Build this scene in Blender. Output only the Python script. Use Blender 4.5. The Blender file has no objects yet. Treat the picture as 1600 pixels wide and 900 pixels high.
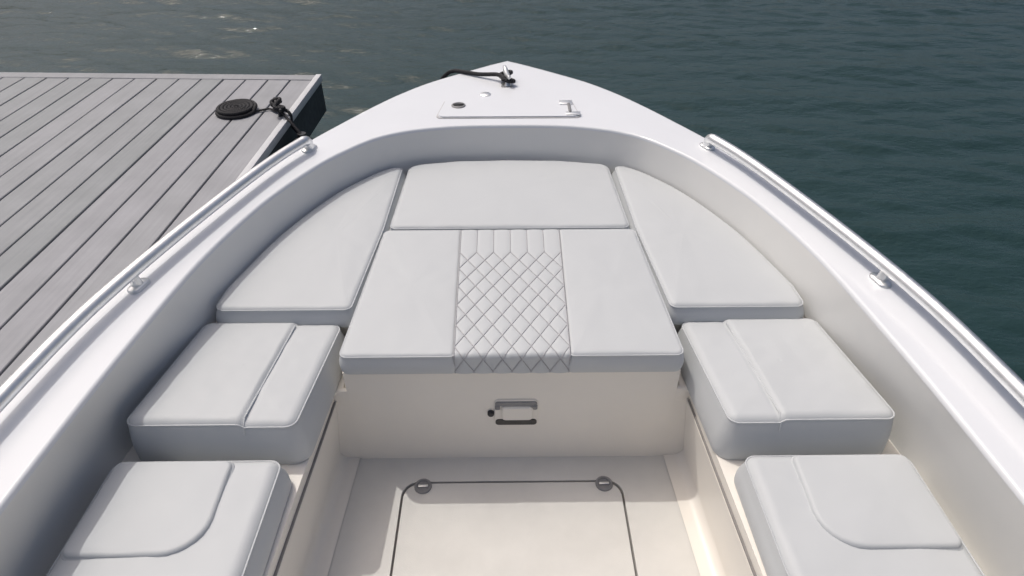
import bpy, bmesh, math, random
import numpy as np
from mathutils import Vector, Matrix, noise
from mathutils.geometry import tessellate_polygon

random.seed(7)
scene = bpy.context.scene
COL = scene.collection
R = math.radians

# ------------------------------------------------------------------ camera, sky, sun, exposure
cam_data = bpy.data.cameras.new("camera")
cam_data.sensor_width = 36.0
cam_data.lens = 22.5
cam_data.clip_start = 0.05
cam_data.clip_end = 2000.0
camera = bpy.data.objects.new("camera", cam_data)
COL.objects.link(camera)
camera.location = (-0.015, 0.0, 1.654)
camera.rotation_euler = (R(90 - 38.0), 0.0, R(-0.68))
scene.camera = camera

SUN_TO = Vector((-0.40, 0.34, 1.0)).normalized()          # towards the sun
SUN_EL = math.asin(SUN_TO.z)
SUN_AZ = math.atan2(SUN_TO.x, SUN_TO.y)

world = bpy.data.worlds.new("World")
scene.world = world
world.use_nodes = True
wn = world.node_tree
wn.nodes.clear()
w_out = wn.nodes.new("ShaderNodeOutputWorld")
w_bg = wn.nodes.new("ShaderNodeBackground")
w_sky = wn.nodes.new("ShaderNodeTexSky")
w_sky.sky_type = 'NISHITA'
w_sky.sun_disc = False
w_sky.sun_elevation = SUN_EL
w_sky.sun_rotation = SUN_AZ
w_sky.air_density = 0.8
w_sky.dust_density = 8.0
w_sky.ozone_density = 1.0
w_bg.inputs["Strength"].default_value = 0.15
wn.links.new(w_sky.outputs[0], w_bg.inputs[0])
wn.links.new(w_bg.outputs[0], w_out.inputs[0])

sun_data = bpy.data.lights.new("sun", 'SUN')
sun_data.energy = 2.0
sun_data.angle = R(0.6)
sun_data.color = (1.0, 0.97, 0.91)
sun = bpy.data.objects.new("sun", sun_data)
COL.objects.link(sun)
sun.rotation_euler = (-SUN_TO).to_track_quat('-Z', 'Y').to_euler()
sun.location = SUN_TO * 30

scene.view_settings.view_transform = 'Standard'
scene.view_settings.look = 'None'
scene.view_settings.gamma = 1.0
scene.view_settings.exposure = -0.46
scene.view_settings.use_curve_mapping = False


# ------------------------------------------------------------------ materials
def new_mat(name):
    m = bpy.data.materials.new(name)
    m.use_nodes = True
    nt = m.node_tree
    return m, nt, nt.nodes["Principled BSDF"]


def coords(nt, scale=(1, 1, 1), kind="Object"):
    tc = nt.nodes.new("ShaderNodeTexCoord")
    mp = nt.nodes.new("ShaderNodeMapping")
    mp.inputs["Scale"].default_value = scale
    nt.links.new(tc.outputs[kind], mp.inputs["Vector"])
    return mp.outputs["Vector"]


def noise_node(nt, vec, scale, detail=4.0, rough=0.55):
    n = nt.nodes.new("ShaderNodeTexNoise")
    n.inputs["Scale"].default_value = scale
    n.inputs["Detail"].default_value = detail
    n.inputs["Roughness"].default_value = rough
    nt.links.new(vec, n.inputs["Vector"])
    return n.outputs["Fac"]


def ramp(nt, fac, stops):
    r = nt.nodes.new("ShaderNodeValToRGB")
    el = r.color_ramp.elements
    el[0].position, el[0].color = stops[0][0], stops[0][1]
    el[1].position, el[1].color = stops[-1][0], stops[-1][1]
    for p, c in stops[1:-1]:
        e = el.new(p)
        e.color = c
    nt.links.new(fac, r.inputs["Fac"])
    return r.outputs["Color"]


def bump(nt, bsdf, height, strength, dist=0.002, prev=None):
    b = nt.nodes.new("ShaderNodeBump")
    b.inputs["Strength"].default_value = strength
    b.inputs["Distance"].default_value = dist
    nt.links.new(height, b.inputs["Height"])
    if prev is not None:
        nt.links.new(prev, b.inputs["Normal"])
    nt.links.new(b.outputs["Normal"], bsdf.inputs["Normal"])
    return b.outputs["Normal"]


def g(c, k):
    return (c[0] * k, c[1] * k, c[2] * k, 1.0)


def mottled(name, col, lo=0.93, hi=1.04, scale=3.0, rough=0.35, rvar=0.12, fine=(220.0, 0.12, 0.001), metal=0.0, kind="Object", spec=0.5):
    m, nt, b = new_mat(name)
    v = coords(nt, kind=kind)
    n1 = noise_node(nt, v, scale, 6.0, 0.6)
    nt.links.new(ramp(nt, n1, [(0.3, g(col, lo)), (0.7, g(col, hi))]), b.inputs["Base Color"])
    n2 = noise_node(nt, v, scale * 5.0, 5.0, 0.65)
    mr = nt.nodes.new("ShaderNodeMapRange")
    mr.inputs["From Min"].default_value = 0.3
    mr.inputs["From Max"].default_value = 0.7
    mr.inputs["To Min"].default_value = rough - rvar
    mr.inputs["To Max"].default_value = rough + rvar
    nt.links.new(n2, mr.inputs["Value"])
    nt.links.new(mr.outputs["Result"], b.inputs["Roughness"])
    b.inputs["Metallic"].default_value = metal
    b.inputs["Specular IOR Level"].default_value = spec
    if fine:
        bump(nt, b, noise_node(nt, v, fine[0], 3.0, 0.5), fine[1], fine[2])
    return m


M_DECK = mottled("deck_gelcoat", (0.735, 0.757, 0.79), 0.965, 1.015, 2.2, 0.22, 0.01, (160.0, 0.06, 0.001))
M_LINER = mottled("liner_gelcoat", (0.81, 0.775, 0.715), 0.96, 1.02, 2.0, 0.36, 0.02, (180.0, 0.08, 0.001))
M_COAM = mottled("coaming_gelcoat", (0.755, 0.755, 0.735), 0.965, 1.02, 2.0, 0.34, 0.02, (180.0, 0.08, 0.001))
M_FLOOR = mottled("floor_gelcoat", (0.645, 0.635, 0.605), 0.92, 1.03, 5.0, 0.55, 0.08, (420.0, 0.35, 0.0012))
M_HULL = mottled("hull_gelcoat", (0.78, 0.78, 0.79), 0.95, 1.02, 1.5, 0.25, 0.08, None)
M_RUB = mottled("rub_rail_vinyl", (0.42, 0.42, 0.43), 0.9, 1.05, 6.0, 0.45, 0.1, None)
M_STEEL = mottled("stainless_steel", (0.84, 0.85, 0.85), 0.94, 1.05, 20.0, 0.40, 0.06, None, metal=1.0)
M_BLACK = mottled("black_plastic", (0.018, 0.018, 0.021), 0.8, 1.3, 30.0, 0.45, 0.12, (300.0, 0.2, 0.001))
M_GREYP = mottled("grey_plastic", (0.22, 0.22, 0.225), 0.85, 1.15, 30.0, 0.45, 0.12, None)
M_DARKP = mottled('dark_plastic', (0.055, 0.053, 0.05), 0.85, 1.15, 30.0, 0.5, 0.12, None)
M_GASKET = mottled("grey_gasket", (0.23, 0.22, 0.215), 0.85, 1.1, 30.0, 0.7, 0.1, None)
M_THREAD = mottled("grey_thread", (0.41, 0.41, 0.43), 0.85, 1.15, 200.0, 0.8, 0.05, None)
M_FENDER = mottled("black_fender_vinyl", (0.014, 0.015, 0.018), 0.8, 1.4, 12.0, 0.4, 0.1, (60.0, 0.15, 0.002))
M_FLOAT = mottled("black_float", (0.012, 0.013, 0.014), 0.7, 1.5, 4.0, 0.6, 0.1, None)
M_FASCIA = mottled("dock_fascia_shaded", (0.040, 0.046, 0.052), 0.7, 1.3, 5.0, 0.6, 0.1, (60.0, 0.3, 0.002))  # shade on the dock's side is put into this dark bluish colour
M_TRIM = mottled("dock_edge_trim", (0.60, 0.61, 0.63), 0.85, 1.05, 7.0, 0.5, 0.1, (120.0, 0.2, 0.002))


def vinyl_mat():
    m, nt, b = new_mat("grey_vinyl")
    v = coords(nt)
    n1 = noise_node(nt, v, 3.0, 6.0, 0.6)
    col = (0.518, 0.540, 0.556)
    nt.links.new(ramp(nt, n1, [(0.3, g(col, 0.98)), (0.7, g(col, 1.012))]), b.inputs["Base Color"])
    n2 = noise_node(nt, v, 14.0, 5.0, 0.6)
    mr = nt.nodes.new("ShaderNodeMapRange")
    mr.inputs["To Min"].default_value = 0.46
    mr.inputs["To Max"].default_value = 0.64
    nt.links.new(n2, mr.inputs["Value"])
    nt.links.new(mr.outputs["Result"], b.inputs["Roughness"])
    b.inputs["Specular IOR Level"].default_value = 0.35
    # leather-like grain plus faint slack in the skin
    vo = nt.nodes.new("ShaderNodeTexVoronoi")
    vo.inputs["Scale"].default_value = 480.0
    nt.links.new(v, vo.inputs["Vector"])
    p = bump(nt, b, vo.outputs["Distance"], 0.10, 0.0008)
    bump(nt, b, noise_node(nt, v, 11.0, 3.0, 0.5), 0.16, 0.006, p)
    return m


M_VINYL = vinyl_mat()


def rope_mat():
    m, nt, b = new_mat("black_rope")
    v = coords(nt, kind="UV")
    w = nt.nodes.new("ShaderNodeTexWave")
    w.inputs["Scale"].default_value = 1.0
    w.bands_direction = 'DIAGONAL'
    nt.links.new(v, w.inputs["Vector"])
    nt.links.new(ramp(nt, w.outputs["Fac"], [(0.2, (0.006, 0.006, 0.008, 1)), (0.8, (0.024, 0.024, 0.029, 1))]), b.inputs["Base Color"])
    b.inputs["Roughness"].default_value = 0.75
    bump(nt, b, w.outputs["Fac"], 0.6, 0.003)
    return m


M_ROPE = rope_mat()


def plank_mat():
    m, nt, b = new_mat("weathered_grey_plank")
    oi = nt.nodes.new("ShaderNodeObjectInfo")
    tc = nt.nodes.new("ShaderNodeTexCoord")
    addv = nt.nodes.new("ShaderNodeVectorMath")
    addv.operation = 'ADD'
    sc = nt.nodes.new("ShaderNodeVectorMath")
    sc.operation = 'SCALE'
    comb = nt.nodes.new("ShaderNodeCombineXYZ")
    for i in range(3):
        nt.links.new(oi.outputs["Random"], comb.inputs[i])
    nt.links.new(comb.outputs[0], sc.inputs[0])
    sc.inputs["Scale"].default_value = 37.0
    nt.links.new(tc.outputs["Object"], addv.inputs[0])
    nt.links.new(sc.outputs[0], addv.inputs[1])
    mp = nt.nodes.new("ShaderNodeMapping")
    mp.inputs["Scale"].default_value = (60.0, 2.2, 60.0)
    nt.links.new(addv.outputs[0], mp.inputs["Vector"])
    grain = noise_node(nt, mp.outputs[0], 1.0, 6.0, 0.65)
    blot = noise_node(nt, addv.outputs[0], 3.5, 5.0, 0.6)
    c1 = ramp(nt, grain, [(0.2, (0.268, 0.282, 0.294, 1)), (0.8, (0.335, 0.350, 0.364, 1))])
    c2 = ramp(nt, blot, [(0.3, (0.86, 0.86, 0.86, 1)), (0.7, (1.06, 1.05, 1.06, 1))])
    c3 = ramp(nt, oi.outputs["Random"], [(0.0, (0.90, 0.91, 0.91, 1)), (0.5, (1.0, 0.99, 1.0, 1)), (1.0, (1.06, 1.03, 1.06, 1))])
    m1 = nt.nodes.new("ShaderNodeMix"); m1.data_type = 'RGBA'; m1.blend_type = 'MULTIPLY'; m1.inputs[0].default_value = 1.0
    m2 = nt.nodes.new("ShaderNodeMix"); m2.data_type = 'RGBA'; m2.blend_type = 'MULTIPLY'; m2.inputs[0].default_value = 1.0
    nt.links.new(c1, m1.inputs[6]); nt.links.new(c2, m1.inputs[7])
    nt.links.new(m1.outputs[2], m2.inputs[6]); nt.links.new(c3, m2.inputs[7])
    nt.links.new(m2.outputs[2], b.inputs["Base Color"])
    b.inputs["Roughness"].default_value = 0.72
    bump(nt, b, grain, 0.5, 0.0015)
    return m


M_PLANK = plank_mat()


def water_mat():
    m, nt, b = new_mat("harbour_water")
    v = coords(nt, kind="Object")
    n0 = noise_node(nt, v, 0.16, 4.0, 0.5)
    nt.links.new(ramp(nt, n0, [(0.35, (0.014, 0.037, 0.038, 1)), (0.65, (0.022, 0.049, 0.051, 1))]), b.inputs["Base Color"])
    b.inputs["Roughness"].default_value = 0.03
    b.inputs["IOR"].default_value = 1.333
    v2 = coords(nt, (0.75, 1.5, 1.0))
    p = bump(nt, b, noise_node(nt, v2, 8.0, 4.0, 0.55), 0.85, 0.022)
    bump(nt, b, noise_node(nt, v2, 34.0, 3.0, 0.55), 0.25, 0.006, p)
    return m


M_WATER = water_mat()


# ------------------------------------------------------------------ helpers
def put(o, label=None, cat=None, group=None, kind=None):
    if label: o["label"] = label
    if cat: o["category"] = cat
    if group: o["group"] = group
    if kind: o["kind"] = kind
    return o


def link(name, me, mat, parent=None):
    o = bpy.data.objects.new(name, me)
    if mat is not None and not me.materials:
        me.materials.append(mat)
    COL.objects.link(o)
    if parent is not None:
        o.parent = parent
    return o


def empty(name, loc=(0, 0, 0), rz=0.0):
    o = bpy.data.objects.new(name, None)
    o.location = loc
    o.rotation_euler = (0, 0, rz)
    o.empty_display_size = 0.1
    COL.objects.link(o)
    return o


def from_bm(name, bm, mat, parent=None, smooth=True, angle=40):
    bmesh.ops.recalc_face_normals(bm, faces=bm.faces[:])
    me = bpy.data.meshes.new(name)
    bm.to_mesh(me)
    bm.free()
    if smooth:
        for p in me.polygons:
            p.use_smooth = True
        me.set_sharp_from_angle(angle=R(angle))
    return link(name, me, mat, parent)


def box_bm(x0, x1, y0, y1, z0, z1, bev=0.0, seg=2):
    bm = bmesh.new()
    bmesh.ops.create_cube(bm, size=1.0)
    for v in bm.verts:
        v.co = Vector((x0 + (v.co.x + .5) * (x1 - x0), y0 + (v.co.y + .5) * (y1 - y0), z0 + (v.co.z + .5) * (z1 - z0)))
    if bev > 0:
        bmesh.ops.bevel(bm, geom=bm.edges[:] + bm.verts[:], offset=bev, segments=seg, affect='EDGES', profile=0.5)
    return bm


def box(name, x0, x1, y0, y1, z0, z1, mat, parent=None, bev=0.0, seg=2):
    return from_bm(name, box_bm(x0, x1, y0, y1, z0, z1, bev, seg), mat, parent)


def catmull(pts, n=10):
    out = []
    P = [Vector(p) for p in pts]
    for i in range(len(P) - 1):
        p0 = P[i - 1] if i > 0 else P[i] * 2 - P[i + 1]
        p1, p2 = P[i], P[i + 1]
        p3 = P[i + 2] if i + 2 < len(P) else P[i + 1] * 2 - P[i]
        for k in range(n):
            t = k / n
            out.append(0.5 * ((2 * p1) + (p2 - p0) * t + (2 * p0 - 5 * p1 + 4 * p2 - p3) * t * t + (3 * p1 - p0 - 3 * p2 + p3) * t ** 3))
    out.append(P[-1])
    return out


def add_tube(bm, pts, r, n=10, cap=True, uvrep=60.0):
    uvl = bm.loops.layers.uv.verify()
    pts = [Vector(p) for p in pts]
    T = []
    for i in range(len(pts)):
        a = pts[max(0, i - 1)]
        b = pts[min(len(pts) - 1, i + 1)]
        T.append((b - a).normalized())
    up = Vector((0, 0, 1)) if abs(T[0].z) < 0.9 else Vector((1, 0, 0))
    nrm = (up - T[0] * up.dot(T[0])).normalized()
    rings = []
    L = 0.0
    lens = []
    for i, p in enumerate(pts):
        if i > 0:
            L += (p - pts[i - 1]).length
        lens.append(L)
        nrm = (nrm - T[i] * nrm.dot(T[i])).normalized()
        bn = T[i].cross(nrm)
        rr = r[i] if isinstance(r, (list, tuple)) else r
        rings.append([bm.verts.new(p + (nrm * math.cos(2 * math.pi * k / n) + bn * math.sin(2 * math.pi * k / n)) * rr) for k in range(n)])
    for i in range(len(rings) - 1):
        for k in range(n):
            f = bm.faces.new((rings[i][k], rings[i][(k + 1) % n], rings[i + 1][(k + 1) % n], rings[i + 1][k]))
            uv = [(lens[i] * uvrep, k / n * 3), (lens[i] * uvrep, (k + 1) / n * 3), (lens[i + 1] * uvrep, (k + 1) / n * 3), (lens[i + 1] * uvrep, k / n * 3)]
            for lp, q in zip(f.loops, uv):
                lp[uvl].uv = q
    if cap:
        bm.faces.new(rings[0][::-1])
        bm.faces.new(rings[-1])


def tube(name, pts, r, mat, parent=None, n=10):
    bm = bmesh.new()
    add_tube(bm, pts, r, n)
    return from_bm(name, bm, mat, parent, angle=60)


def lathe_bm(profile, n=24, axis='Z', loc=(0, 0, 0)):
    bm = bmesh.new()
    rings = []
    for (rad, h) in profile:
        ring = []
        for k in range(n):
            a = 2 * math.pi * k / n
            p = (rad * math.cos(a), rad * math.sin(a), h)
            if axis == 'Y':
                p = (p[0], p[2], p[1])
            ring.append(bm.verts.new(Vector(p) + Vector(loc)))
        rings.append(ring)
    for i in range(len(rings) - 1):
        for k in range(n):
            bm.faces.new((rings[i][k], rings[i][(k + 1) % n], rings[i + 1][(k + 1) % n], rings[i + 1][k]))
    bm.faces.new(rings[0][::-1])
    bm.faces.new(rings[-1])
    return bm


def rounded(corners, seg=7):
    """(x, y, radius) corners, counter-clockwise -> polygon with arc corners"""
    out = []
    n = len(corners)
    for i in range(n):
        x, y, r = corners[i]
        p = Vector((x, y))
        if r <= 0:
            out.append(p)
            continue
        a = Vector(corners[i - 1][:2])
        b = Vector(corners[(i + 1) % n][:2])
        d1 = (a - p).normalized()
        d2 = (b - p).normalized()
        ang = d1.angle(d2)
        t = r / math.tan(ang / 2)
        t = min(t, (a - p).length * .49, (b - p).length * .49)
        r = t * math.tan(ang / 2)
        c = p + (d1 + d2).normalized() * (r / math.sin(ang / 2))
        s = p + d1 * t - c
        e = p + d2 * t - c
        sweep = math.pi - ang
        sgn = 1.0 if s.x * e.y - s.y * e.x > 0 else -1.0
        for k in range(seg + 1):
            th = sgn * sweep * k / seg
            out.append(c + Vector((s.x * math.cos(th) - s.y * math.sin(th), s.x * math.sin(th) + s.y * math.cos(th))))
    return out


def resample(poly, step):
    out = []
    n = len(poly)
    for i in range(n):
        a, b = poly[i], poly[(i + 1) % n]
        L = (b - a).length
        if L < 1e-6:
            continue
        k = max(1, int(round(L / step)))
        for j in range(k):
            out.append(a.lerp(b, j / k))
    return out


def poly_normals(poly):
    n = len(poly)
    ar = sum(poly[i].x * poly[(i + 1) % n].y - poly[(i + 1) % n].x * poly[i].y for i in range(n))
    s = 1.0 if ar > 0 else -1.0
    N = []
    for i in range(n):
        d1 = (poly[i] - poly[i - 1]).normalized()
        d2 = (poly[(i + 1) % n] - poly[i]).normalized()
        t = (d1 + d2)
        if t.length < 1e-6:
            t = d1
        t.normalize()
        N.append(Vector((t.y, -t.x)) * s)
    return N


def pad_bm(corners, z0, ztop, fillet=0.018, dome=0.007, bulge=0.004, rb=0.006, step=0.014, seed=0, wr=0.0017, nr=10, flare=0.012):
    """an upholstered pad: soft side walls, rolled top edge, slightly domed and slack top"""
    poly = resample(rounded(corners), step)
    N = poly_normals(poly)
    c = sum(poly, Vector((0, 0))) / len(poly)
    zt = ztop if callable(ztop) else (lambda x, y: ztop)

    def wrk(x, y, k):
        return k * wr * (noise.noise(Vector((x * 9 + seed * 3.1, y * 9, seed))) + .6 * noise.noise(Vector((x * 24, y * 24 + seed, 4.0))))
    bm = bmesh.new()
    rings = []

    def ring(off, zf, k=0.0):
        r = []
        for p, nn in zip(poly, N):
            q = p + nn * off
            pk = 0.0011 * k * noise.noise(Vector((q.x * 42 + seed, q.y * 42, 7.0))) * (1 if noise.noise(Vector((q.x * 5, q.y * 5, seed * 1.7))) > -.1 else .2)
            r.append(bm.verts.new((q.x, q.y, zf(q.x, q.y) + wrk(q.x, q.y, k) + pk)))
        rings.append(r)
    ring(flare - rb, lambda x, y: z0)
    ring(flare - rb * .3, lambda x, y: z0 + rb * .3)
    ring(flare, lambda x, y: z0 + rb)
    for t in (0.2, 0.4, 0.6, 0.8):
        ring(flare * (1 - t) + bulge * math.sin(t * math.pi), lambda x, y, t=t: z0 + rb + (zt(x, y) - fillet - z0 - rb) * t)
    for k in range(0, 7):
        a = k / 6 * math.pi / 2
        ring(-fillet * (1 - math.cos(a)), lambda x, y, a=a: zt(x, y) - fillet + fillet * math.sin(a), k / 6)
    base = [p + nn * (-fillet) for p, nn in zip(poly, N)]
    for s in ((0.97, 0.93, 0.87, 0.79, 0.69, 0.58, 0.46, 0.34, 0.22, 0.1) if nr == 10 else [1 - (k + .6) / (nr + .6) for k in range(nr)]):
        r = []
        for q0 in base:
            q = c.lerp(q0, s)
            d = dome * (1 - s ** 2.2)
            r.append(bm.verts.new((q.x, q.y, zt(q.x, q.y) + d + wrk(q.x, q.y, 1.0 + .6 * (1 - s)))))
        rings.append(r)
    n = len(poly)
    for i in range(len(rings) - 1):
        for k in range(n):
            bm.faces.new((rings[i][k], rings[i][(k + 1) % n], rings[i + 1][(k + 1) % n], rings[i + 1][k]))
    bm.faces.new(rings[0][::-1])
    cv = bm.verts.new((c.x, c.y, zt(c.x, c.y) + dome))
    for k in range(n):
        bm.faces.new((rings[-1][k], rings[-1][(k + 1) % n], cv))
    # welt line: where the top skin is sewn to the side wall
    welt = []
    for p, nn in zip(poly, N):
        q = p + nn * (-fillet * .12)
        welt.append((q.x, q.y, zt(q.x, q.y) - fillet * .45))
    return bm, welt


def pad(name, corners, z0, ztop, parent, welt=True, **kw):
    bm, w = pad_bm(corners, z0, ztop, **kw)
    o = from_bm(name, bm, M_VINYL, parent, angle=80)
    if welt:
        bm2 = bmesh.new()
        add_tube(bm2, w + [w[0]], 0.0022, 6, cap=False)
        from_bm("piping", bm2, M_VINYL, o if parent is not None else o, angle=80)
    return o


def mirror(corners):
    return [(-x, y, r) for x, y, r in corners[::-1]]


# ------------------------------------------------------------------ water
def graded(core0, core1, step, far, grow=1.16):
    a = list(np.arange(core0, core1 + 1e-6, step))
    s = step
    while a[-1] < far:
        s *= grow
        a.append(a[-1] + s)
    s = step
    lo = []
    x = core0
    while x > -far:
        s *= grow
        x -= s
        lo.append(x)
    return np.array(lo[::-1] + a)


def build_water():
    xs = graded(-7.5, 7.5, 0.032, 600)
    ys = graded(1.8, 9.5, 0.028, 900)
    X, Y = np.meshgrid(xs, ys)
    fade = np.clip(1.3 - np.maximum(np.abs(X) - 8.0, 0) / 12.0, 0, 1) * np.clip(1.3 - np.maximum(np.abs(Y - 5.7) - 4.3, 0) / 12.0, 0, 1)
    rng = np.random.RandomState(3)
    Z = np.zeros_like(X)
    for i in range(46):
        lam = 0.13 * (1.055 ** i) * rng.uniform(.9, 1.1)
        if lam > 1.3:
            lam = rng.uniform(.15, .45)
        th = R(78) + rng.normal(0, .30)
        k = 2 * math.pi / lam
        slope = 0.036 * (1.1 if lam < .4 else 0.55)
        ph = rng.uniform(0, 6.28)
        wob = 0.9 * np.sin(X * .9 + i) + 0.9 * np.sin(Y * .7 + 2.1 * i)
        Z += slope / k * np.sin(k * (X * math.cos(th) + Y * math.sin(th)) + ph + wob)
    env = 0.9 + 0.18 * np.sin(X * .55 + 1.2 * np.sin(Y * .4)) * np.sin(Y * .8 + .7 * np.sin(X * .6))
    Z = Z * fade * env - 0.30
    nx, ny = len(xs), len(ys)
    co = np.stack([X, Y, Z], -1).reshape(-1, 3)
    idx = np.arange(nx * ny).reshape(ny, nx)
    quads = np.stack([idx[:-1, :-1], idx[:-1, 1:], idx[1:, 1:], idx[1:, :-1]], -1).reshape(-1, 4)
    me = bpy.data.meshes.new("water")
    me.vertices.add(len(co))
    me.vertices.foreach_set("co", co.ravel())
    me.loops.add(quads.size)
    me.loops.foreach_set("vertex_index", quads.ravel())
    me.polygons.add(len(quads))
    me.polygons.foreach_set("loop_start", np.arange(0, quads.size, 4))
    me.polygons.foreach_set("use_smooth", np.ones(len(quads), bool))
    me.update(calc_edges=True)
    o = link("water", me, M_WATER)
    put(o, "dark teal rippled harbour water around the boat and dock", "water", kind="structure")


build_water()

# ------------------------------------------------------------------ boat
K = 1.0337
ZG = 0.58                                    # gunwale top
INNER = [(0, 2.365), (.14, 2.362), (.27, 2.348), (.40, 2.312), (.505, 2.25), (.59, 2.155), (.665, 2.045), (.745, 1.88), (.805, 1.715), (.865, 1.47),
         (.902, 1.19), (.93, .9), (.96, .4), (.98, -.2), (.99, -1.0), (.99, -2.0)]
OUTER = [(0, 3.125), (.09, 3.06), (.225, 2.95), (.36, 2.83), (.47, 2.70), (.565, 2.56), (.66, 2.40), (.757, 2.225), (.862, 2.0), (.978, 1.64),
         (1.072, 1.28), (1.115, 1.0), (1.155, .5), (1.185, -.2), (1.195, -1.0), (1.195, -2.0)]


def lean(y):
    t = max(0.0, min(1.0, (y - 1.0) / .65))
    return -.030 + .043 * t * t * (3 - 2 * t)


def full(half, n=9):
    r = catmull([(x * K, y * (K if y > 0 else 1.0), 0) for x, y in half], n)
    l = [Vector((-p.x, p.y, 0)) for p in r[1:]][::-1]
    return l + r          # port aft -> bow -> starboard aft


IN = full(INNER)
OUT = full(OUTER)
NS = len(IN)


def curve_normals(P):
    """pointing outboard"""
    N = []
    for i in range(len(P)):
        t = (P[min(len(P) - 1, i + 1)] - P[max(0, i - 1)])
        n = Vector((-t.y, t.x, 0))
        N.append(n.normalized())
    return N


INN = curve_normals(IN)
OUTN = curve_normals(OUT)
boat = empty("boat", (0, 0, -0.30))
put(boat, "white fibreglass open motorboat with a cream cockpit, moored bow-out beside the grey plank dock", "boat")


class _P:
    pass


def to_boat(o):
    """parts are laid out in scene coordinates; the boat's own origin is at its waterline"""
    o.parent = boat
    o.matrix_parent_inverse = Matrix.Translation((0, 0, 0.30))
    return o


def loft(name, rows, mat, sharp=35):
    bm = bmesh.new()
    V = [[bm.verts.new(p) for p in row] for row in rows]
    for i in range(len(V) - 1):
        for k in range(len(V[0]) - 1):
            try:
                bm.faces.new((V[i][k], V[i][k + 1], V[i + 1][k + 1], V[i + 1][k]))
            except ValueError:
                pass
    return to_boat(from_bm(name, bm, mat, None, angle=sharp))


def zz(p, z):
    return Vector((p.x, p.y, z))


# deck cap: outer radius, flat, inner radius
rows = []
for off, dz in ((0.0, -.035), (0.0, -.016), (-.003, -.008), (-.008, -.002), (-.016, 0)):
    rows.append([zz(p + n * off, ZG + dz) for p, n in zip(OUT, OUTN)])
for t in (.03, .2, .4, .6, .8, 1.0):
    rows.append([zz((po + no * -.016).lerp(pi + ni * .014, t), ZG) for po, no, pi, ni in zip(OUT, OUTN, IN, INN)])
for off, dz in ((.012, 0), (.0095, 0), (.005, -.001), (.0015, -.0045), (0, -.010), (0, -.013)):
    rows.append([zz(p + n * off, ZG + dz) for p, n in zip(IN, INN)])
loft("deck", rows, M_DECK)
# coaming wall below the inner lip, down past the lockers
rows = []
for z in (ZG - .0125, ZG - .03, ZG - .05, ZG - .08, ZG - .126, ZG - .19, ZG - .27, .26, .0, -.06):
    t = min(1.5, (ZG - .0125 - z) / .115)
    rows.append([zz(p - n * (lean(p.y) * t), z) for p, n in zip(IN, INN)])
loft("coaming_wall", rows, M_COAM, 50)
# hull topsides with flare, down below the water
rows = []
for off, z in ((-.004, ZG - .033), (-.01, ZG - .10)):
    rows.append([zz(p + n * off, z) for p, n in zip(OUT, OUTN)])
for t in (0.2, .4, .6, .8, 1.0):
    row = []
    for p, n in zip(OUT, OUTN):
        bowf = max(0.0, min(1.0, (p.y - .6) / 2.5))
        xin = 1 - t * (.10 + .42 * bowf) * (1 - .15 * t)
        row.append(Vector((p.x * xin, p.y - t * t * .22 * bowf - t * .12 * bowf, ZG - .10 - t * .93)))
    rows.append(row)
loft("hull", rows, M_HULL, 60)
# rub rail
rows = []
for off, z in ((-.004, ZG - .036), (.012, ZG - .038), (.018, ZG - .050), (.018, ZG - .064), (.012, ZG - .076), (-.008, ZG - .080)):
    rows.append([zz(p + n * off, z) for p, n in zip(OUT, OUTN)])
loft("rub_rail", rows, M_RUB, 60)
# transom closing the stern behind the camera
to_boat(box("transom", -1.185, 1.185, -2.05, -1.95, -.5, ZG - .004, M_HULL, None, .012))

# bow seat base (its after face is the bulkhead)
base_c = [(p.x - n.x * .005, p.y - n.y * .005) for p, n in zip(IN, INN)]
arc = [q for q in base_c if q[1] > 1.46]
arc = arc[::-1]                                   # starboard -> bow -> port
outl = [(-.478, 1.45), (-.469, 1.255), (.469, 1.255), (.478, 1.45), (arc[0][0], 1.45)] + arc + [(arc[-1][0], 1.45)]
bm = bmesh.new()
V0 = [bm.verts.new((x, y, .0)) for x, y in outl]
V1 = [bm.verts.new((x, y, .387)) for x, y in outl]
bm.faces.new(V1)
bm.faces.new(V0[::-1])
for i in range(len(outl)):
    j = (i + 1) % len(outl)
    bm.faces.new((V0[i], V0[j], V1[j], V1[i]))
bm.edges.ensure_lookup_table()
ed = [e for e in bm.edges if abs(e.verts[0].co.z - .387) < 1e-4 and abs(e.verts[1].co.z - .387) < 1e-4 and e.verts[0].co.y < 1.5 and e.verts[1].co.y < 1.5 and len(e.link_faces) == 2]
bmesh.ops.bevel(bm, geom=ed, offset=.008, segments=3, affect='EDGES')
bulk = to_boat(from_bm("bow_seat_base", bm, M_LINER, None, angle=35))
for s in (-1, 1):
    wx = sorted((s * .460, s * .56))
    to_boat(box('bulkhead_wing', wx[0], wx[1], 1.257, 1.30, 0, .267, M_LINER))
    wx = sorted((s * .462, s * .5135))
    to_boat(box('bulkhead_cheek', wx[0], wx[1], 1.2562, 1.272, .25, .3035, M_LINER, None, .003))


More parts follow.
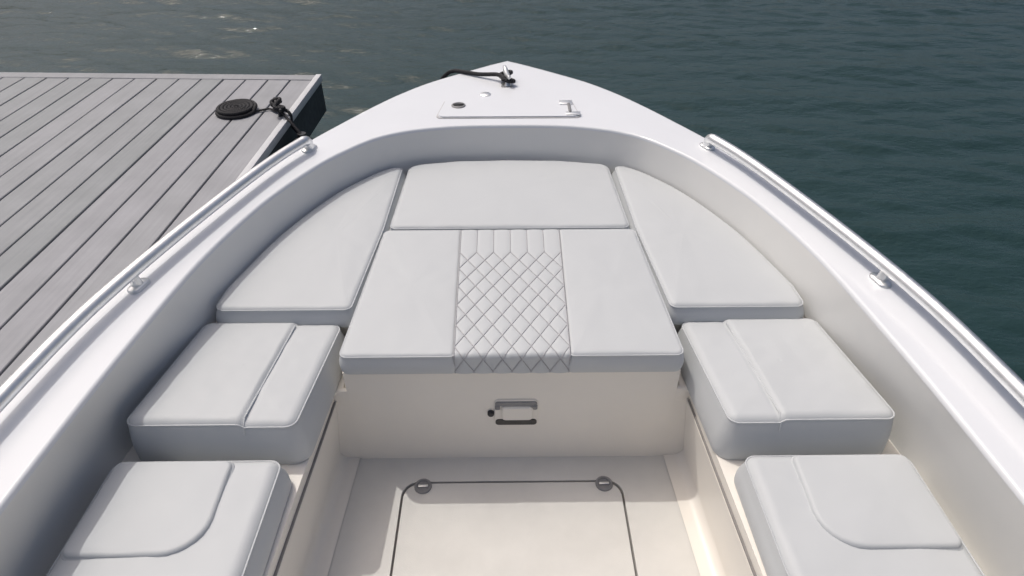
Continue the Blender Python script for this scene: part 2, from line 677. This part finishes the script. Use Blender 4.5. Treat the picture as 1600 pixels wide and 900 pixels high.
# side lockers: body with a coved foot, a lid with a dark gap below it
def locker(s):
    y0, y1 = -1.95, 1.449

    def tp(y):
        return max(0.0, 1.255 - max(y, .3)) * .055

    prof = [(.5045, .262), (.506, .25), (.533, .036)]
    for k in range(1, 7):                          # cove into the floor
        a = k / 6 * math.pi / 2
        prof.append((.533 - .032 * (1 - math.cos(a)), .036 - .032 * math.sin(a)))
    prof.append((.475, .0028))
    prof = [(1.02, .262)] + prof
    bm = bmesh.new()
    rows = [[bm.verts.new((s * (x + tp(y)), y, z)) for x, z in prof] for y in (y0, .3, .6, .9, 1.2565)]
    for i in range(len(rows) - 1):
        for k in range(len(prof) - 1):
            bm.faces.new((rows[i][k], rows[i][k + 1], rows[i + 1][k + 1], rows[i + 1][k]))
    b = to_boat(from_bm("side_locker", bm, M_LINER, None, angle=50))
    lid = [(s * (.511 + tp(y)), y) for y in (y0, .3, .6, .9)] + [(s * .511, 1.249), (s * .511, 1.262), (s * .4735, 1.262), (s * .4795, 1.4435)]
    wall = [(p.x + n.x * .05, p.y + n.y * .05) for p, n in zip(IN, INN) if p.y < 1.4435 and p.x * s > 0]
    wall.sort(key=lambda q: -q[1])
    lid += [(wall[0][0], 1.4435)] + wall
    lid += [(wall[-1][0], y0)]
    bm = bmesh.new()
    A = [bm.verts.new((x, y, .268)) for x, y in lid]
    B = [bm.verts.new((x, y, .300)) for x, y in lid]
    bm.faces.new(B); bm.faces.new(A[::-1])
    for i in range(len(lid)):
        j = (i + 1) % len(lid)
        bm.faces.new((A[i], A[j], B[j], B[i]))
    ed = [e for e in bm.edges if abs(e.verts[0].co.x) < .57 and abs(e.verts[1].co.x) < .57 and e.verts[0].co.z > .29 and e.verts[1].co.z > .29]
    bmesh.ops.bevel(bm, geom=ed, offset=.009, segments=4, affect='EDGES')
    l = from_bm("lid", bm, M_LINER, None, angle=35)
    l.parent = b
    # dark strip that paints the shade in the gap under the lid
    bm = bmesh.new()
    pr = [(.506, .2612), (.506, .2675), (.56, .2675), (.56, .2612)]
    sec = [[bm.verts.new((s * (x + tp(y)), y, z)) for x, z in pr] for y in (y0, .3, .6, .9, 1.2485)]
    for i in range(len(sec) - 1):
        for k in range(4):
            bm.faces.new((sec[i][k], sec[i][(k + 1) % 4], sec[i + 1][(k + 1) % 4], sec[i + 1][k]))
    bm.faces.new(sec[0]); bm.faces.new(sec[-1][::-1])
    sl = from_bm("gap_shade", bm, M_GASKET, None)
    sl.parent = b
    return b


for s in (-1, 1):
    locker(s)

# cockpit floor with a hatch opening
HX, HY0, HY1 = .331, .30, 1.168
hole = rounded([(-HX, HY0, .05), (HX, HY0, .05), (HX, HY1, .05), (-HX, HY1, .05)], 8)
outer = [Vector((-.62, -1.96)), Vector((.62, -1.96)), Vector((.62, 1.262)), Vector((-.62, 1.262))]
loops = [[v.to_3d() for v in outer], [v.to_3d() for v in hole]]
flat = loops[0] + loops[1]
bm = bmesh.new()
vs = [bm.verts.new((p.x, p.y, 0.0)) for p in flat]
for tri in tessellate_polygon(loops):
    bm.faces.new([vs[i] for i in tri])
lip = vs[4:]
low = [bm.verts.new((p.co.x, p.co.y, -.03)) for p in lip]
for i in range(len(lip)):
    j = (i + 1) % len(lip)
    bm.faces.new((lip[i], lip[j], low[j], low[i]))
bm.faces.new(low)
floor = to_boat(from_bm("cockpit_floor", bm, M_FLOOR, None, angle=30))
GAP = .0075
lidp = rounded([(-HX + GAP, HY0 + GAP, .043), (HX - GAP, HY0 + GAP, .043), (HX - GAP, HY1 - GAP, .043), (-HX + GAP, HY1 - GAP, .043)], 8)
bm = bmesh.new()
A = [bm.verts.new((p.x, p.y, -.029)) for p in lidp]
B = [bm.verts.new((p.x, p.y, .001)) for p in lidp]
bm.faces.new(B)
for i in range(len(A)):
    j = (i + 1) % len(A)
    bm.faces.new((A[i], A[j], B[j], B[i]))
ed = [e for e in bm.edges if e.verts[0].co.z > 0 and e.verts[1].co.z > 0]
bmesh.ops.bevel(bm, geom=ed, offset=.004, segments=3, affect='EDGES')
hatch = to_boat(from_bm("floor_hatch", bm, M_FLOOR, None, angle=30))
gsk = [p * 1.0 for p in rounded([(-HX + .0005, HY0 + .0005, .05), (HX - .0005, HY0 + .0005, .05), (HX - .0005, HY1 - .0005, .05), (-HX + .0005, HY1 - .0005, .05)], 8)]
bm = bmesh.new()
a = [bm.verts.new((p.x, p.y, -.012)) for p in gsk]
b = [bm.verts.new((p.x, p.y, -.012)) for p in lidp]
for i in range(len(a)):
    j = (i + 1) % len(a)
    bm.faces.new((a[i], a[j], b[j], b[i]))
o = from_bm("gasket", bm, M_GASKET, None, smooth=False)
o.parent = hatch
for x, y in ((-.268, 1.150), (.276, 1.153)):
    lt = from_bm("latch", lathe_bm([(.026, 0), (.026, .0045), (.024, .0065), (.019, .0065), (.0175, .003), (.0, .003)], 28, 'Z', (x, y, .0005)), M_GREYP, None)
    lt.parent = hatch
    k = from_bm("latch_ring", box_bm(x - .015, x + .015, y - .004, y + .004, .0034, .0075, .0015), M_STEEL, None)
    k.parent = lt


# flush pull latch on the bulkhead
def face_plate(name, cx, cz, w, h, r, y_face, depth, mat, parent, hole_w=None, hole_h=None, hole_r=.008):
    """rounded plate standing on the plane y = y_face, thickness towards -Y, optional opening"""
    def rr(w, h, r):
        return rounded([(cx - w / 2, cz - h / 2, r), (cx + w / 2, cz - h / 2, r), (cx + w / 2, cz + h / 2, r), (cx - w / 2, cz + h / 2, r)], 6)
    o = rr(w, h, r)
    bm = bmesh.new()
    rings = []
    def ring(P, y):
        rings.append([bm.verts.new((p.x, y, p.y)) for p in P])
    ring(o, y_face)
    ring(o, y_face - depth * .6)
    o2 = rr(w - depth, h - depth, max(r - depth / 2, .002))
    ring(o2, y_face - depth)
    if hole_w:
        ring(rr(hole_w + .002, hole_h + .002, hole_r), y_face - depth)
        ring(rr(hole_w, hole_h, hole_r), y_face - depth * .7)
        ring(rr(hole_w, hole_h, hole_r), y_face + .0)
    n = len(o)
    for i in range(len(rings) - 1):
        for k in range(n):
            bm.faces.new((rings[i][k], rings[i][(k + 1) % n], rings[i + 1][(k + 1) % n], rings[i + 1][k]))
    if not hole_w:
        bm.faces.new(rings[-1])
    ob = from_bm(name, bm, mat, None, angle=35)
    ob.parent = parent
    return ob


hx, hz = .012, .212
latch = to_boat(face_plate("pull_latch", hx, hz, .128, .112, .016, 1.2548, .004, M_LINER, None))
face_plate("latch_slot", hx, hz + .041, .122, .018, .008, 1.2512, .004, M_GREYP, latch)
face_plate("latch_slot", hx, hz - .038, .122, .024, .010, 1.2512, .004, M_DARKP, latch)
face_plate("paddle", hx + .003, hz + .004, .092, .058, .014, 1.2512, .010, M_LINER, latch)
for q in (-1, 1):
    face_plate("hinge_pin", hx + q * .054, hz + .028, .015, .020, .005, 1.2512, .007, M_GREYP, latch)
kb = from_bm("key_barrel", lathe_bm([(.010, .004), (.010, -.008), (.008, -.011), (.0, -.011)], 20, 'Y', (hx - .074, 1.2545, hz)), M_BLACK, None)
kb.parent = latch

# anchor locker hatch on the foredeck
LIDZ = ZG + .007
hc = [(K * x, K * y, r_) for x, y, r_ in [(-.285, 2.435, .02), (.285, 2.435, .02), (.262, 2.60, .03), (.12, 2.745, .05), (-.12, 2.745, .05), (-.262, 2.60, .03)]]


def plate_bm(corners, z0, z1, bev):
    poly = rounded(corners, 6)
    bm = bmesh.new()
    A = [bm.verts.new((p.x, p.y, z0)) for p in poly]
    B = [bm.verts.new((p.x, p.y, z1)) for p in poly]
    bm.faces.new(B); bm.faces.new(A[::-1])
    for i in range(len(A)):
        j = (i + 1) % len(A)
        bm.faces.new((A[i], A[j], B[j], B[i]))
    if bev:
        ed = [e for e in bm.edges if e.verts[0].co.z > z1 - 1e-5 and e.verts[1].co.z > z1 - 1e-5]
        bmesh.ops.bevel(bm, geom=ed, offset=bev, segments=3, affect='EDGES')
    return bm


ah = to_boat(from_bm("anchor_hatch", plate_bm(hc, ZG - .002, LIDZ, .003), M_DECK, None))
hg = [(x * 1.022, 2.677 + (y - 2.677) * 1.042, r) for x, y, r in hc]
o = from_bm("gasket", plate_bm(hg, ZG - .002, ZG + .0025, 0), mottled("pale_gasket", (0.45, 0.45, 0.46), .9, 1.1, 20, .6, .1, None), None)
o.parent = ah
lt = from_bm("latch", lathe_bm([(.030, 0), (.030, .004), (.027, .006), (.022, .006), (.019, .003), (0, .003)], 28, 'Z', (-.212, 2.631, LIDZ - .001)), M_GREYP, None)
lt.parent = ah
o = from_bm("latch_ring", box_bm(-.235, -.189, 2.625, 2.637, LIDZ + .002, LIDZ + .008, .002), M_BLACK, None)
o.parent = lt
hin = from_bm("hinge", box_bm(.219, .275, 2.635, 2.675, LIDZ - .001, LIDZ + .005, .002), M_STEEL, None); hin.parent = ah
o = from_bm("hinge_leaf", box_bm(.240, .300, 2.524, 2.554, LIDZ - .001, LIDZ + .005, .002), M_STEEL, None); o.parent = hin
o = from_bm("hinge_knuckle", box_bm(.252, .264, 2.550, 2.639, LIDZ - .001, LIDZ + .009, .003), M_GREYP, None); o.parent = hin
o = from_bm("fill_cap", lathe_bm([(.024, 0), (.024, .003), (.021, .005), (0, .005)], 24, 'Z', (-.10, 2.755, LIDZ - .001)), M_STEEL, None); o.parent = ah


# bow cleat
def cleat(loc, rz, L=.17, mat=M_STEEL):
    root = bmesh.new()
    add_tube(root, catmull([(0, -L / 2, .052), (0, -L / 2 * .8, .050), (0, -L * .2, .043), (0, 0, .041), (0, L * .2, .043), (0, L / 2 * .8, .050), (0, L / 2, .052)], 4),
             [.007 + .006 * math.sin(math.pi * (i / 24)) for i in range(25)], 10)
    for y in (-L * .17, L * .17):
        add_tube(root, [(0, y * 1.25, -.001), (0, y * 1.15, .01), (0, y, .03), (0, y * .95, .043)], [.016, .012, .010, .010], 10)
    bmesh.ops.transform(root, matrix=Matrix.Translation(loc) @ Matrix.Rotation(rz, 4, 'Z'), verts=root.verts[:])
    return root


CL = Vector((-.004, 2.91, ZG))
to_boat(from_bm("bow_cleat", cleat(CL, R(8), .15), M_STEEL, None, angle=60))
o = to_boat(from_bm("cleat_base", plate_bm([(-.03, 2.835, .02), (.022, 2.835, .02), (.022, 2.985, .02), (-.03, 2.985, .02)], ZG - .002, ZG + .003, .001), M_STEEL, None))


# low stainless rails along both gunwales
def outer_at(y, s, inset):
    P = [(p, n) for p, n in zip(OUT, OUTN) if p.x * s > 0]
    best = None
    P.sort(key=lambda q: q[0].y)
    for (a, na), (b, nb) in zip(P[:-1], P[1:]):
        if a.y <= y <= b.y and b.y > a.y:
            t = (y - a.y) / (b.y - a.y)
            p = a.lerp(b, t)
            n = na.lerp(nb, t).normalized()
            return p - n * inset, n
    return P[0][0] - P[0][1] * inset, P[0][1]


def rail(s):
    RZ = ZG + .045
    ys = [2.238, 2.222, 2.19] + list(np.linspace(2.12, -1.7, 40))
    pts = []
    for y in ys:
        p, n = outer_at(y, s, .064)
        pts.append(Vector((p.x, p.y, RZ)))
    a, na = outer_at(2.259, s, .058)
    d = (pts[0] - pts[2]).normalized()
    front = [Vector((a.x, a.y, ZG - .002)), Vector((a.x, a.y, ZG + .018)), Vector((a.x, a.y, ZG + .034)) - d * .004]
    path = catmull(front + pts, 4)
    r = to_boat(tube("rail", path, .0185, M_STEEL, None, 14))
    p0 = Vector((a.x, a.y, 0))
    fb = bmesh.new()
    t = Vector((d.x, d.y, 0)).normalized()
    nn = Vector((-t.y, t.x, 0))
    poly = rounded([(-.034, -.019, .018), (.034, -.019, .018), (.034, .019, .018), (-.034, .019, .018)], 6)

    def foot(p0, t, nn):
        bm = bmesh.new()
        rings = []
        for sc, z in ((1, ZG - .002), (1, ZG + .005), (.9, ZG + .008), (.45, ZG + .010)):
            rings.append([bm.verts.new(p0 + t * q.x * sc + nn * q.y * sc + Vector((0, 0, z))) for q in poly])
        for i in range(3):
            for k in range(len(poly)):
                bm.faces.new((rings[i][k], rings[i][(k + 1) % len(poly)], rings[i + 1][(k + 1) % len(poly)], rings[i + 1][k]))
        bm.faces.new(rings[-1])
        return from_bm("foot", bm, M_STEEL, None, angle=50)
    f = foot(p0, t, nn)
    f.parent = r
    for y in (1.41, .57, -.3, -1.2):
        p, n = outer_at(y, s, .064)
        q, n2 = outer_at(y - .05, s, .064)
        t = Vector((p.x - q.x, p.y - q.y, 0)).normalized()
        nn = Vector((n.x, n.y, 0))
        br = tube("bracket", [Vector((p.x, p.y, ZG - .002)) - nn * .006, Vector((p.x, p.y, ZG + .02)) - nn * .004, Vector((p.x, p.y, RZ - .004))], [.0165, .014, .0125], M_STEEL, None, 12)
        br.parent = r
        f = foot(Vector((p.x, p.y, 0)) - nn * .008, t, nn)
        f.parent = br
    p, n = outer_at(-1.7, s, .064)
    e = tube("rail_end", [Vector((p.x, p.y, ZG - .002)), Vector((p.x, p.y, RZ))], .014, M_STEEL, None, 12)
    e.parent = r


rail(-1)
rail(1)

# ------------------------------------------------------------------ cushions
ZB = .386                       # they sink a millimetre into the base


def base_origin(o):
    return o


# bow centre cushion
c_bow = pad("cushion", [(-.421, 1.884, .025), (.421, 1.884, .025), (.402, 2.360, .05), (.20, 2.394, .3), (0, 2.402, .6), (-.20, 2.394, .3), (-.402, 2.360, .05)],
            ZB, .452, None, seed=1, dome=.006)
put(c_bow, "plain grey vinyl cushion at the tip of the bow seat, ahead of the quilted cushion", "cushion", "grey vinyl cushions on the boat")


# centre cushion: plain panel, quilted panel, plain panel
def quilt_half(y):
    return .157 + (y - 1.255) / .62 * .012


def edge_half(y):
    return .468 - (y - 1.255) / .62 * .036


Y0, Y1 = 1.243, 1.870
ZT = .454
c_mid = empty("cushion", (0, 1.55, ZB))
put(c_mid, "large grey vinyl cushion with a diamond-quilted centre strip, above the latch panel", "cushion", "grey vinyl cushions on the boat")
inv = Matrix.Translation((0, -1.55, -ZB))
for s in (-1, 1):
    cc = [(quilt_half(Y0) - .003, Y0, .0145), (edge_half(Y0), Y0, .022), (edge_half(Y1), Y1, .022), (quilt_half(Y1) - .003, Y1, .0145)]
    if s < 0:
        cc = mirror(cc)
    o = pad("plain_panel", cc, ZB, ZT, None, seed=5 + s, dome=.004, fillet=.014, flare=.004)
    o.parent = c_mid
    o.matrix_parent_inverse = inv


def quilted():
    # path over the pad, from the foot of the after face, over the top, down the fore face
    fr = .014
    path = []
    y, z = Y0, ZB
    for k in range(18):
        path.append((Y0, ZB + (ZT - fr - ZB) * k / 18, (-1, 0)))
    for k in range(10):
        a = k / 10 * math.pi / 2
        path.append((Y0 + fr - fr * math.cos(a), ZT - fr + fr * math.sin(a), (-math.cos(a), math.sin(a))))
    nt_ = 300
    for k in range(nt_ + 1):
        path.append((Y0 + fr + (Y1 - Y0 - 2 * fr) * k / nt_, ZT, (0, 1)))
    for k in range(1, 10):
        a = k / 10 * math.pi / 2
        path.append((Y1 - fr + fr * math.sin(a), ZT - fr + fr * math.cos(a), (math.sin(a), math.cos(a))))
    for k in range(8):
        path.append((Y1, ZT - fr - (ZT - fr - ZB) * k / 7, (1, 0)))
    S = [0.0]
    for a, b in zip(path[:-1], path[1:]):
        S.append(S[-1] + math.hypot(b[0] - a[0], b[1] - a[1]))
    S = np.array(S)
    PY = np.array([p[0] for p in path]); PZ = np.array([p[1] for p in path])
    NY = np.array([p[2][0] for p in path]); NZ = np.array([p[2][1] for p in path])
    p_, q_ = 1 / 6.0, .090                       # six cells across, cell length
    s_ch = float(np.interp(1.728, PY[20:330], S[20:330]))    # from here on: straight channels
    nu = 130
    us = np.linspace(-.5, .5, nu + 1)            # -0.5..0.5 across the strip

    def height(u, s):
        a = (u + .5) / p_
        b = (s - s_ch) / q_
        def d(v):
            return abs(v - round(v))
        cell = 2 * .160 * p_
        d1 = d((a + b * 1.0)) * cell * .82
        d2 = d((a - b * 1.0)) * cell * .82
        dd = min(d1, d2)
        dc = d(a) * cell
        t = min(1.0, max(0.0, (s - s_ch) / .010 + .5))
        dist = dc if s > s_ch else dd
        edge = min(u + .5, .5 - u) * .32
        dist = min(dist, edge)
        return (.0024) * (1 - math.exp(-(dist / .0065) ** 1.3)) - .0008
    co = []
    for i in range(len(path)):
        hw = quilt_half(PY[i])
        for u in us:
            h = height(u, S[i])
            co.append((2 * u * hw, PY[i] + NY[i] * h, PZ[i] + NZ[i] * h))
    n1 = nu + 1
    faces = [(i * n1 + k, i * n1 + k + 1, (i + 1) * n1 + k + 1, (i + 1) * n1 + k) for i in range(len(path) - 1) for k in range(nu)]
    me = bpy.data.meshes.new("quilted_panel")
    me.from_pydata(co, [], faces)
    for f in me.polygons:
        f.use_smooth = True
    o = link("quilted_panel", me, M_VINYL, c_mid)
    o.matrix_parent_inverse = inv
    # sewing thread lying in the valleys
    bm = bmesh.new()

    def P(u, s):
        y = float(np.interp(s, S, PY)); z = float(np.interp(s, S, PZ))
        ny = float(np.interp(s, S, NY)); nz = float(np.interp(s, S, NZ))
        return Vector((2 * u * quilt_half(y), y + ny * .0002, z + nz * .0002))
    for k in range(1, 6):
        add_tube(bm, [P(k * p_ - .5, s) for s in np.linspace(s_ch, S[-10], 14)], .0014, 5)
    for sg in (-1, 1):
        for k in range(-14, 22):
            seg = []
            for s in np.arange(0.004, s_ch + .0001, .004):
                u = (k + sg * (s - s_ch) / q_) * p_ - .5
                if -.499 < u < .499:
                    seg.append(P(u, s))
            if len(seg) > 2:
                add_tube(bm, seg, .0014, 5)
    for u in (-.4985, .4985):
        add_tube(bm, [P(u, s) for s in np.arange(.002, S[-3], .01)], .0018, 5)
    t = from_bm("stitching", bm, M_THREAD, None, angle=80)
    t.parent = o


quilted()


# forward side cushions (rounded outboard edge follows the coaming)
def fwd_corners():
    pts = [(.470, 1.445, .024), (.874, 1.445, .030)]
    cur = [p - n * (lean(p.y) + .009) for p, n in zip(IN, INN) if p.x > .455 and 1.53 < p.y]
    cur.sort(key=lambda q: q.y)
    for q in cur[::3]:
        pts.append((q.x, q.y, 0))
    pts.append((.426, 2.338, .024))
    pts.append((.437, 1.884, .2))
    return pts


for s, lab in ((-1, "curved grey corner cushion at the bow, tucked under the gunwale facing the dock"), (1, "curved grey corner cushion at the bow, under the gunwale facing open water")):
    cc = fwd_corners()
    o = pad("cushion", mirror(cc) if s < 0 else cc, ZB, .454, None, seed=10 + s, dome=.006)
    put(o, lab, "cushion", "grey vinyl cushions on the boat")


# wedge cushions with a bolster strip
def wedge(s, lab):
    root = empty("cushion", (s * .73, 1.23, .299))
    iv = Matrix.Translation((-s * .73, -1.23, -.299))
    put(root, lab, "cushion", "grey vinyl cushions on the boat")
    ya, yf = 1.020, 1.441

    def seam_x(y):
        return .657 + (y - ya) / (yf - ya) * (-.028)

    def zt(x, y):
        t = max(0.0, min(1.0, (abs(x) - seam_x(y)) / .020 + .35))
        d = (abs(x) - seam_x(y)) / .006
        return .409 + (yf - y) / (yf - ya) * .030 + .010 * t * t * (3 - 2 * t) - .0035 * math.exp(-d * d)
    body = [(.530, ya + .003, .030), (.950, ya + .003, .030), (.903, yf - .003, .030), (.499, yf - .003, .030)]
    if s < 0:
        body = mirror(body)
    o = pad("seat_pad", body, .299, zt, None, seed=20 + s, fillet=.026, dome=.005, flare=.013, nr=52, step=.007)
    o.parent = root; o.matrix_parent_inverse = iv
    sp = [Vector((s * (seam_x(y) + .001), y, zt(seam_x(y) + .001, y) + .0045)) for y in np.linspace(ya + .026, yf - .028, 24)]
    sp = [Vector((s * seam_x(ya), ya + .0, .405)), Vector((s * seam_x(ya), ya + .005, .425))] + sp
    t = tube("seam", sp, .0022, M_VINYL, None, 6)
    t.parent = o


wedge(-1, "wedge-shaped grey side cushion with bolster strip, on the dock side of the boat")
wedge(1, "wedge-shaped grey side cushion with bolster strip, on the open-water side of the boat")


# after side cushions with a raised panel
def aft(s, lab):
    root = empty("cushion", (s * .76, .75, .299))
    iv = Matrix.Translation((-s * .76, -.75, -.299))
    put(root, lab, "cushion", "grey vinyl cushions on the boat")
    body = [(.560, .53, .15), (.972, .53, .031), (.958, .968, .031), (.552, .968, .031)]
    panel = [(.656, .712, .085), (.948, .712, .02), (.938, .952, .02), (.664, .952, .02)]
    if s < 0:
        body, panel = mirror(body), mirror(panel)
    o = pad("seat_pad", body, .299, .390, None, seed=30 + s, fillet=.030, dome=.004, flare=.009)
    o.parent = root; o.matrix_parent_inverse = iv
    o = pad("raised_panel", panel, .385, .4025, None, welt=False, seed=35 + s, fillet=.010, dome=.005, rb=.001, flare=.002)
    o.parent = root; o.matrix_parent_inverse = iv


aft(-1, "round-cornered grey seat cushion with raised panel, on the dock side behind the wedge cushion")
aft(1, "round-cornered grey seat cushion with raised panel, on the open-water side behind the wedge cushion")

# ------------------------------------------------------------------ dock
DROT = R(-2.2)
DZ = .20
dock = empty("dock", (-1.195, 4.10, -.30), DROT)
put(dock, "floating dock of weathered grey planks with a pale edge trim", "dock")
PW, PG = .1322, .0098
DL = 7.0
H0 = .30                                   # local height of the sea surface datum


def dbox(name, x0, x1, y0, y1, z0, z1, mat, bev=0.0, seg=1):
    return box(name, x0, x1, y0, y1, z0 + H0, z1 + H0, mat, dock, bev, seg)


bm = box_bm(-PW / 2, PW / 2, -DL / 2, DL / 2, -.013, .013, .003, 1)
pm = from_bm("plank", bm, M_PLANK, dock).data
first = [o for o in bpy.data.objects if o.data == pm][0]
NP = 30
for i in range(NP):
    o = first if i == 0 else first.copy()
    if i:
        COL.objects.link(o)
        o.parent = dock
    o.location = (-.034 - PW / 2 - i * (PW + PG), -DL / 2 - .095 + random.uniform(-.002, .002), DZ - .013 + H0 + random.uniform(-.0012, .0012))
    o.rotation_euler = (0, random.uniform(-.003, .003), 0)
XE = -.034 - NP * (PW + PG)
# end board across the plank ends
eb = dbox("end_board", XE, -.034, -.091, -.004, DZ - .027, DZ + .001, M_PLANK, .003)
dbox("edge_trim", -.0325, .004, -DL - .1, .004, DZ - .040, DZ + .005, M_TRIM, .004, 2)
dbox("fascia", -.030, -.004, -DL - .1, -.002, DZ - .24, DZ - .042, M_FASCIA, .004)
dbox("fascia", XE, -.031, -.028, -.003, DZ - .24, DZ - .029, M_FASCIA, .004)
for k in range(8):
    dbox("joist", XE + .02, -.032, -.35 - k * .92 - .04, -.35 - k * .92, DZ - .16, DZ - .0275, M_FASCIA)
for k in range(3):
    yk = -.35 - k * 2.2
    dbox("float", XE + .2, -.22, yk - 1.7, yk, DZ - .75, DZ - .161, M_FLOAT, .04, 2)


def dk(x, y, z):
    """dock-local to scene"""
    c, s_ = math.cos(DROT), math.sin(DROT)
    return Vector((-1.195 + c * x - s_ * y, 4.10 + s_ * x + c * y, z))


# dock cleat
DC = (-.075, -.615)
b_ = cleat((DC[0], DC[1], DZ - .001 + H0), R(28), .20)
from_bm("dock_cleat", b_, M_BLACK, dock, angle=60)


# ------------------------------------------------------------------ ropes and fender
def rope(name, pts, r=.0095, n=9):
    return tube(name, catmull(pts, 6), r, M_ROPE, None, n)


def wrap(c, rz, L, z, turns=2):
    """figure-of-eight turns round a cleat"""
    pts = []
    m = Matrix.Rotation(rz, 3, 'Z')
    for turn in range(turns):
        zz_ = z + turn * .012
        for k in range(12):
            t = 2 * math.pi * k / 12
            x = .026 * math.sin(2 * t)
            y = L * .36 * math.sin(t)
            pts.append(c + m @ Vector((x, y, 0)) + Vector((0, 0, zz_ + .010 * math.cos(t))))
    return pts


dc = dk(DC[0], DC[1], DZ)
line = wrap(CL, R(8), .15, .030, 1)
line += [Vector((-.05, 2.94, ZG + .030)), Vector((-.135, 2.99, ZG + .014)), Vector((-.215, 3.038, ZG + .0095)), Vector((-.255, 3.064, ZG + .004)),
         Vector((-.295, 3.09, ZG - .02)), Vector((-.34, 3.115, ZG - .09)), Vector((-.46, 3.17, .20)), Vector((-.72, 3.27, -.02)), Vector((-.98, 3.37, -.03)),
         Vector((dc.x + .10, dc.y - .07, .12)), Vector((dc.x + .075, dc.y - .045, DZ + .014)), Vector((dc.x + .03, dc.y - .02, DZ + .035))]
line += wrap(dc, DROT + R(28), .20, .042)
o = rope("mooring_line", line)
put(o, "black mooring line running from the bow cleat over the gunwale to the dock", "rope")

# coil: spirals on the planks plus its tail to the cleat
cc = dk(-.325, -.605, DZ)
pts = []
rng = random.Random(4)
for k in range(0, 24 * 5):
    t = k / 24
    rad = .012 + .0198 * t
    pts.append(cc + Vector((rad * math.cos(2 * math.pi * t), rad * math.sin(2 * math.pi * t), .0095 + .001 * rng.random())))
for k in range(0, 24 * 5):
    t = k / 24
    rad = .108 - .020 * t
    pts.append(cc + Vector((rad * math.cos(2 * math.pi * t) + .006, rad * math.sin(2 * math.pi * t) - .004, .027 + .002 * rng.random())))
bm = bmesh.new()
add_tube(bm, pts, .0105, 8)
end = pts[24 * 5 - 1]
tail = catmull([cc + Vector((.100, -.03, .011)), cc + Vector((.140, .0, .0095)), cc + Vector((.185, .02, .0095)), Vector((dc.x - .02, dc.y + .0, DZ + .012)), Vector((dc.x, dc.y, DZ + .02))], 6)
add_tube(bm, tail, .006, 8)
o = from_bm("rope_coil", bm, M_ROPE, None, angle=70)
put(o, "flat black coil of rope lying on the dock planks", "rope")

# fender hanging against the dock edge
fc = dk(.085, -.77, 0)
fe = empty("fender", (fc.x, fc.y, -.36))
put(fe, "black cylindrical fender hanging between the dock edge and the boat", "fender")
prof = [(.0, .0), (.03, .0), (.055, .012), (.075, .04), (.082, .08), (.082, .40), (.075, .44), (.052, .47), (.026, .482), (.024, .51), (.0, .51)]
from_bm("fender_body", lathe_bm(prof, 28), M_FENDER, fe, angle=50)
lp = [Vector((0, 0, .500)), Vector((-.03, .02, .53)), Vector((-.07, .05, .566)), Vector(dk(DC[0] + .04, DC[1] - .05, DZ + .02)) - Vector((fc.x, fc.y, -.36)), Vector((dc.x, dc.y, DZ + .035)) - Vector((fc.x, fc.y, -.36))]
o = rope("lanyard", lp, .008)
o.parent = fe
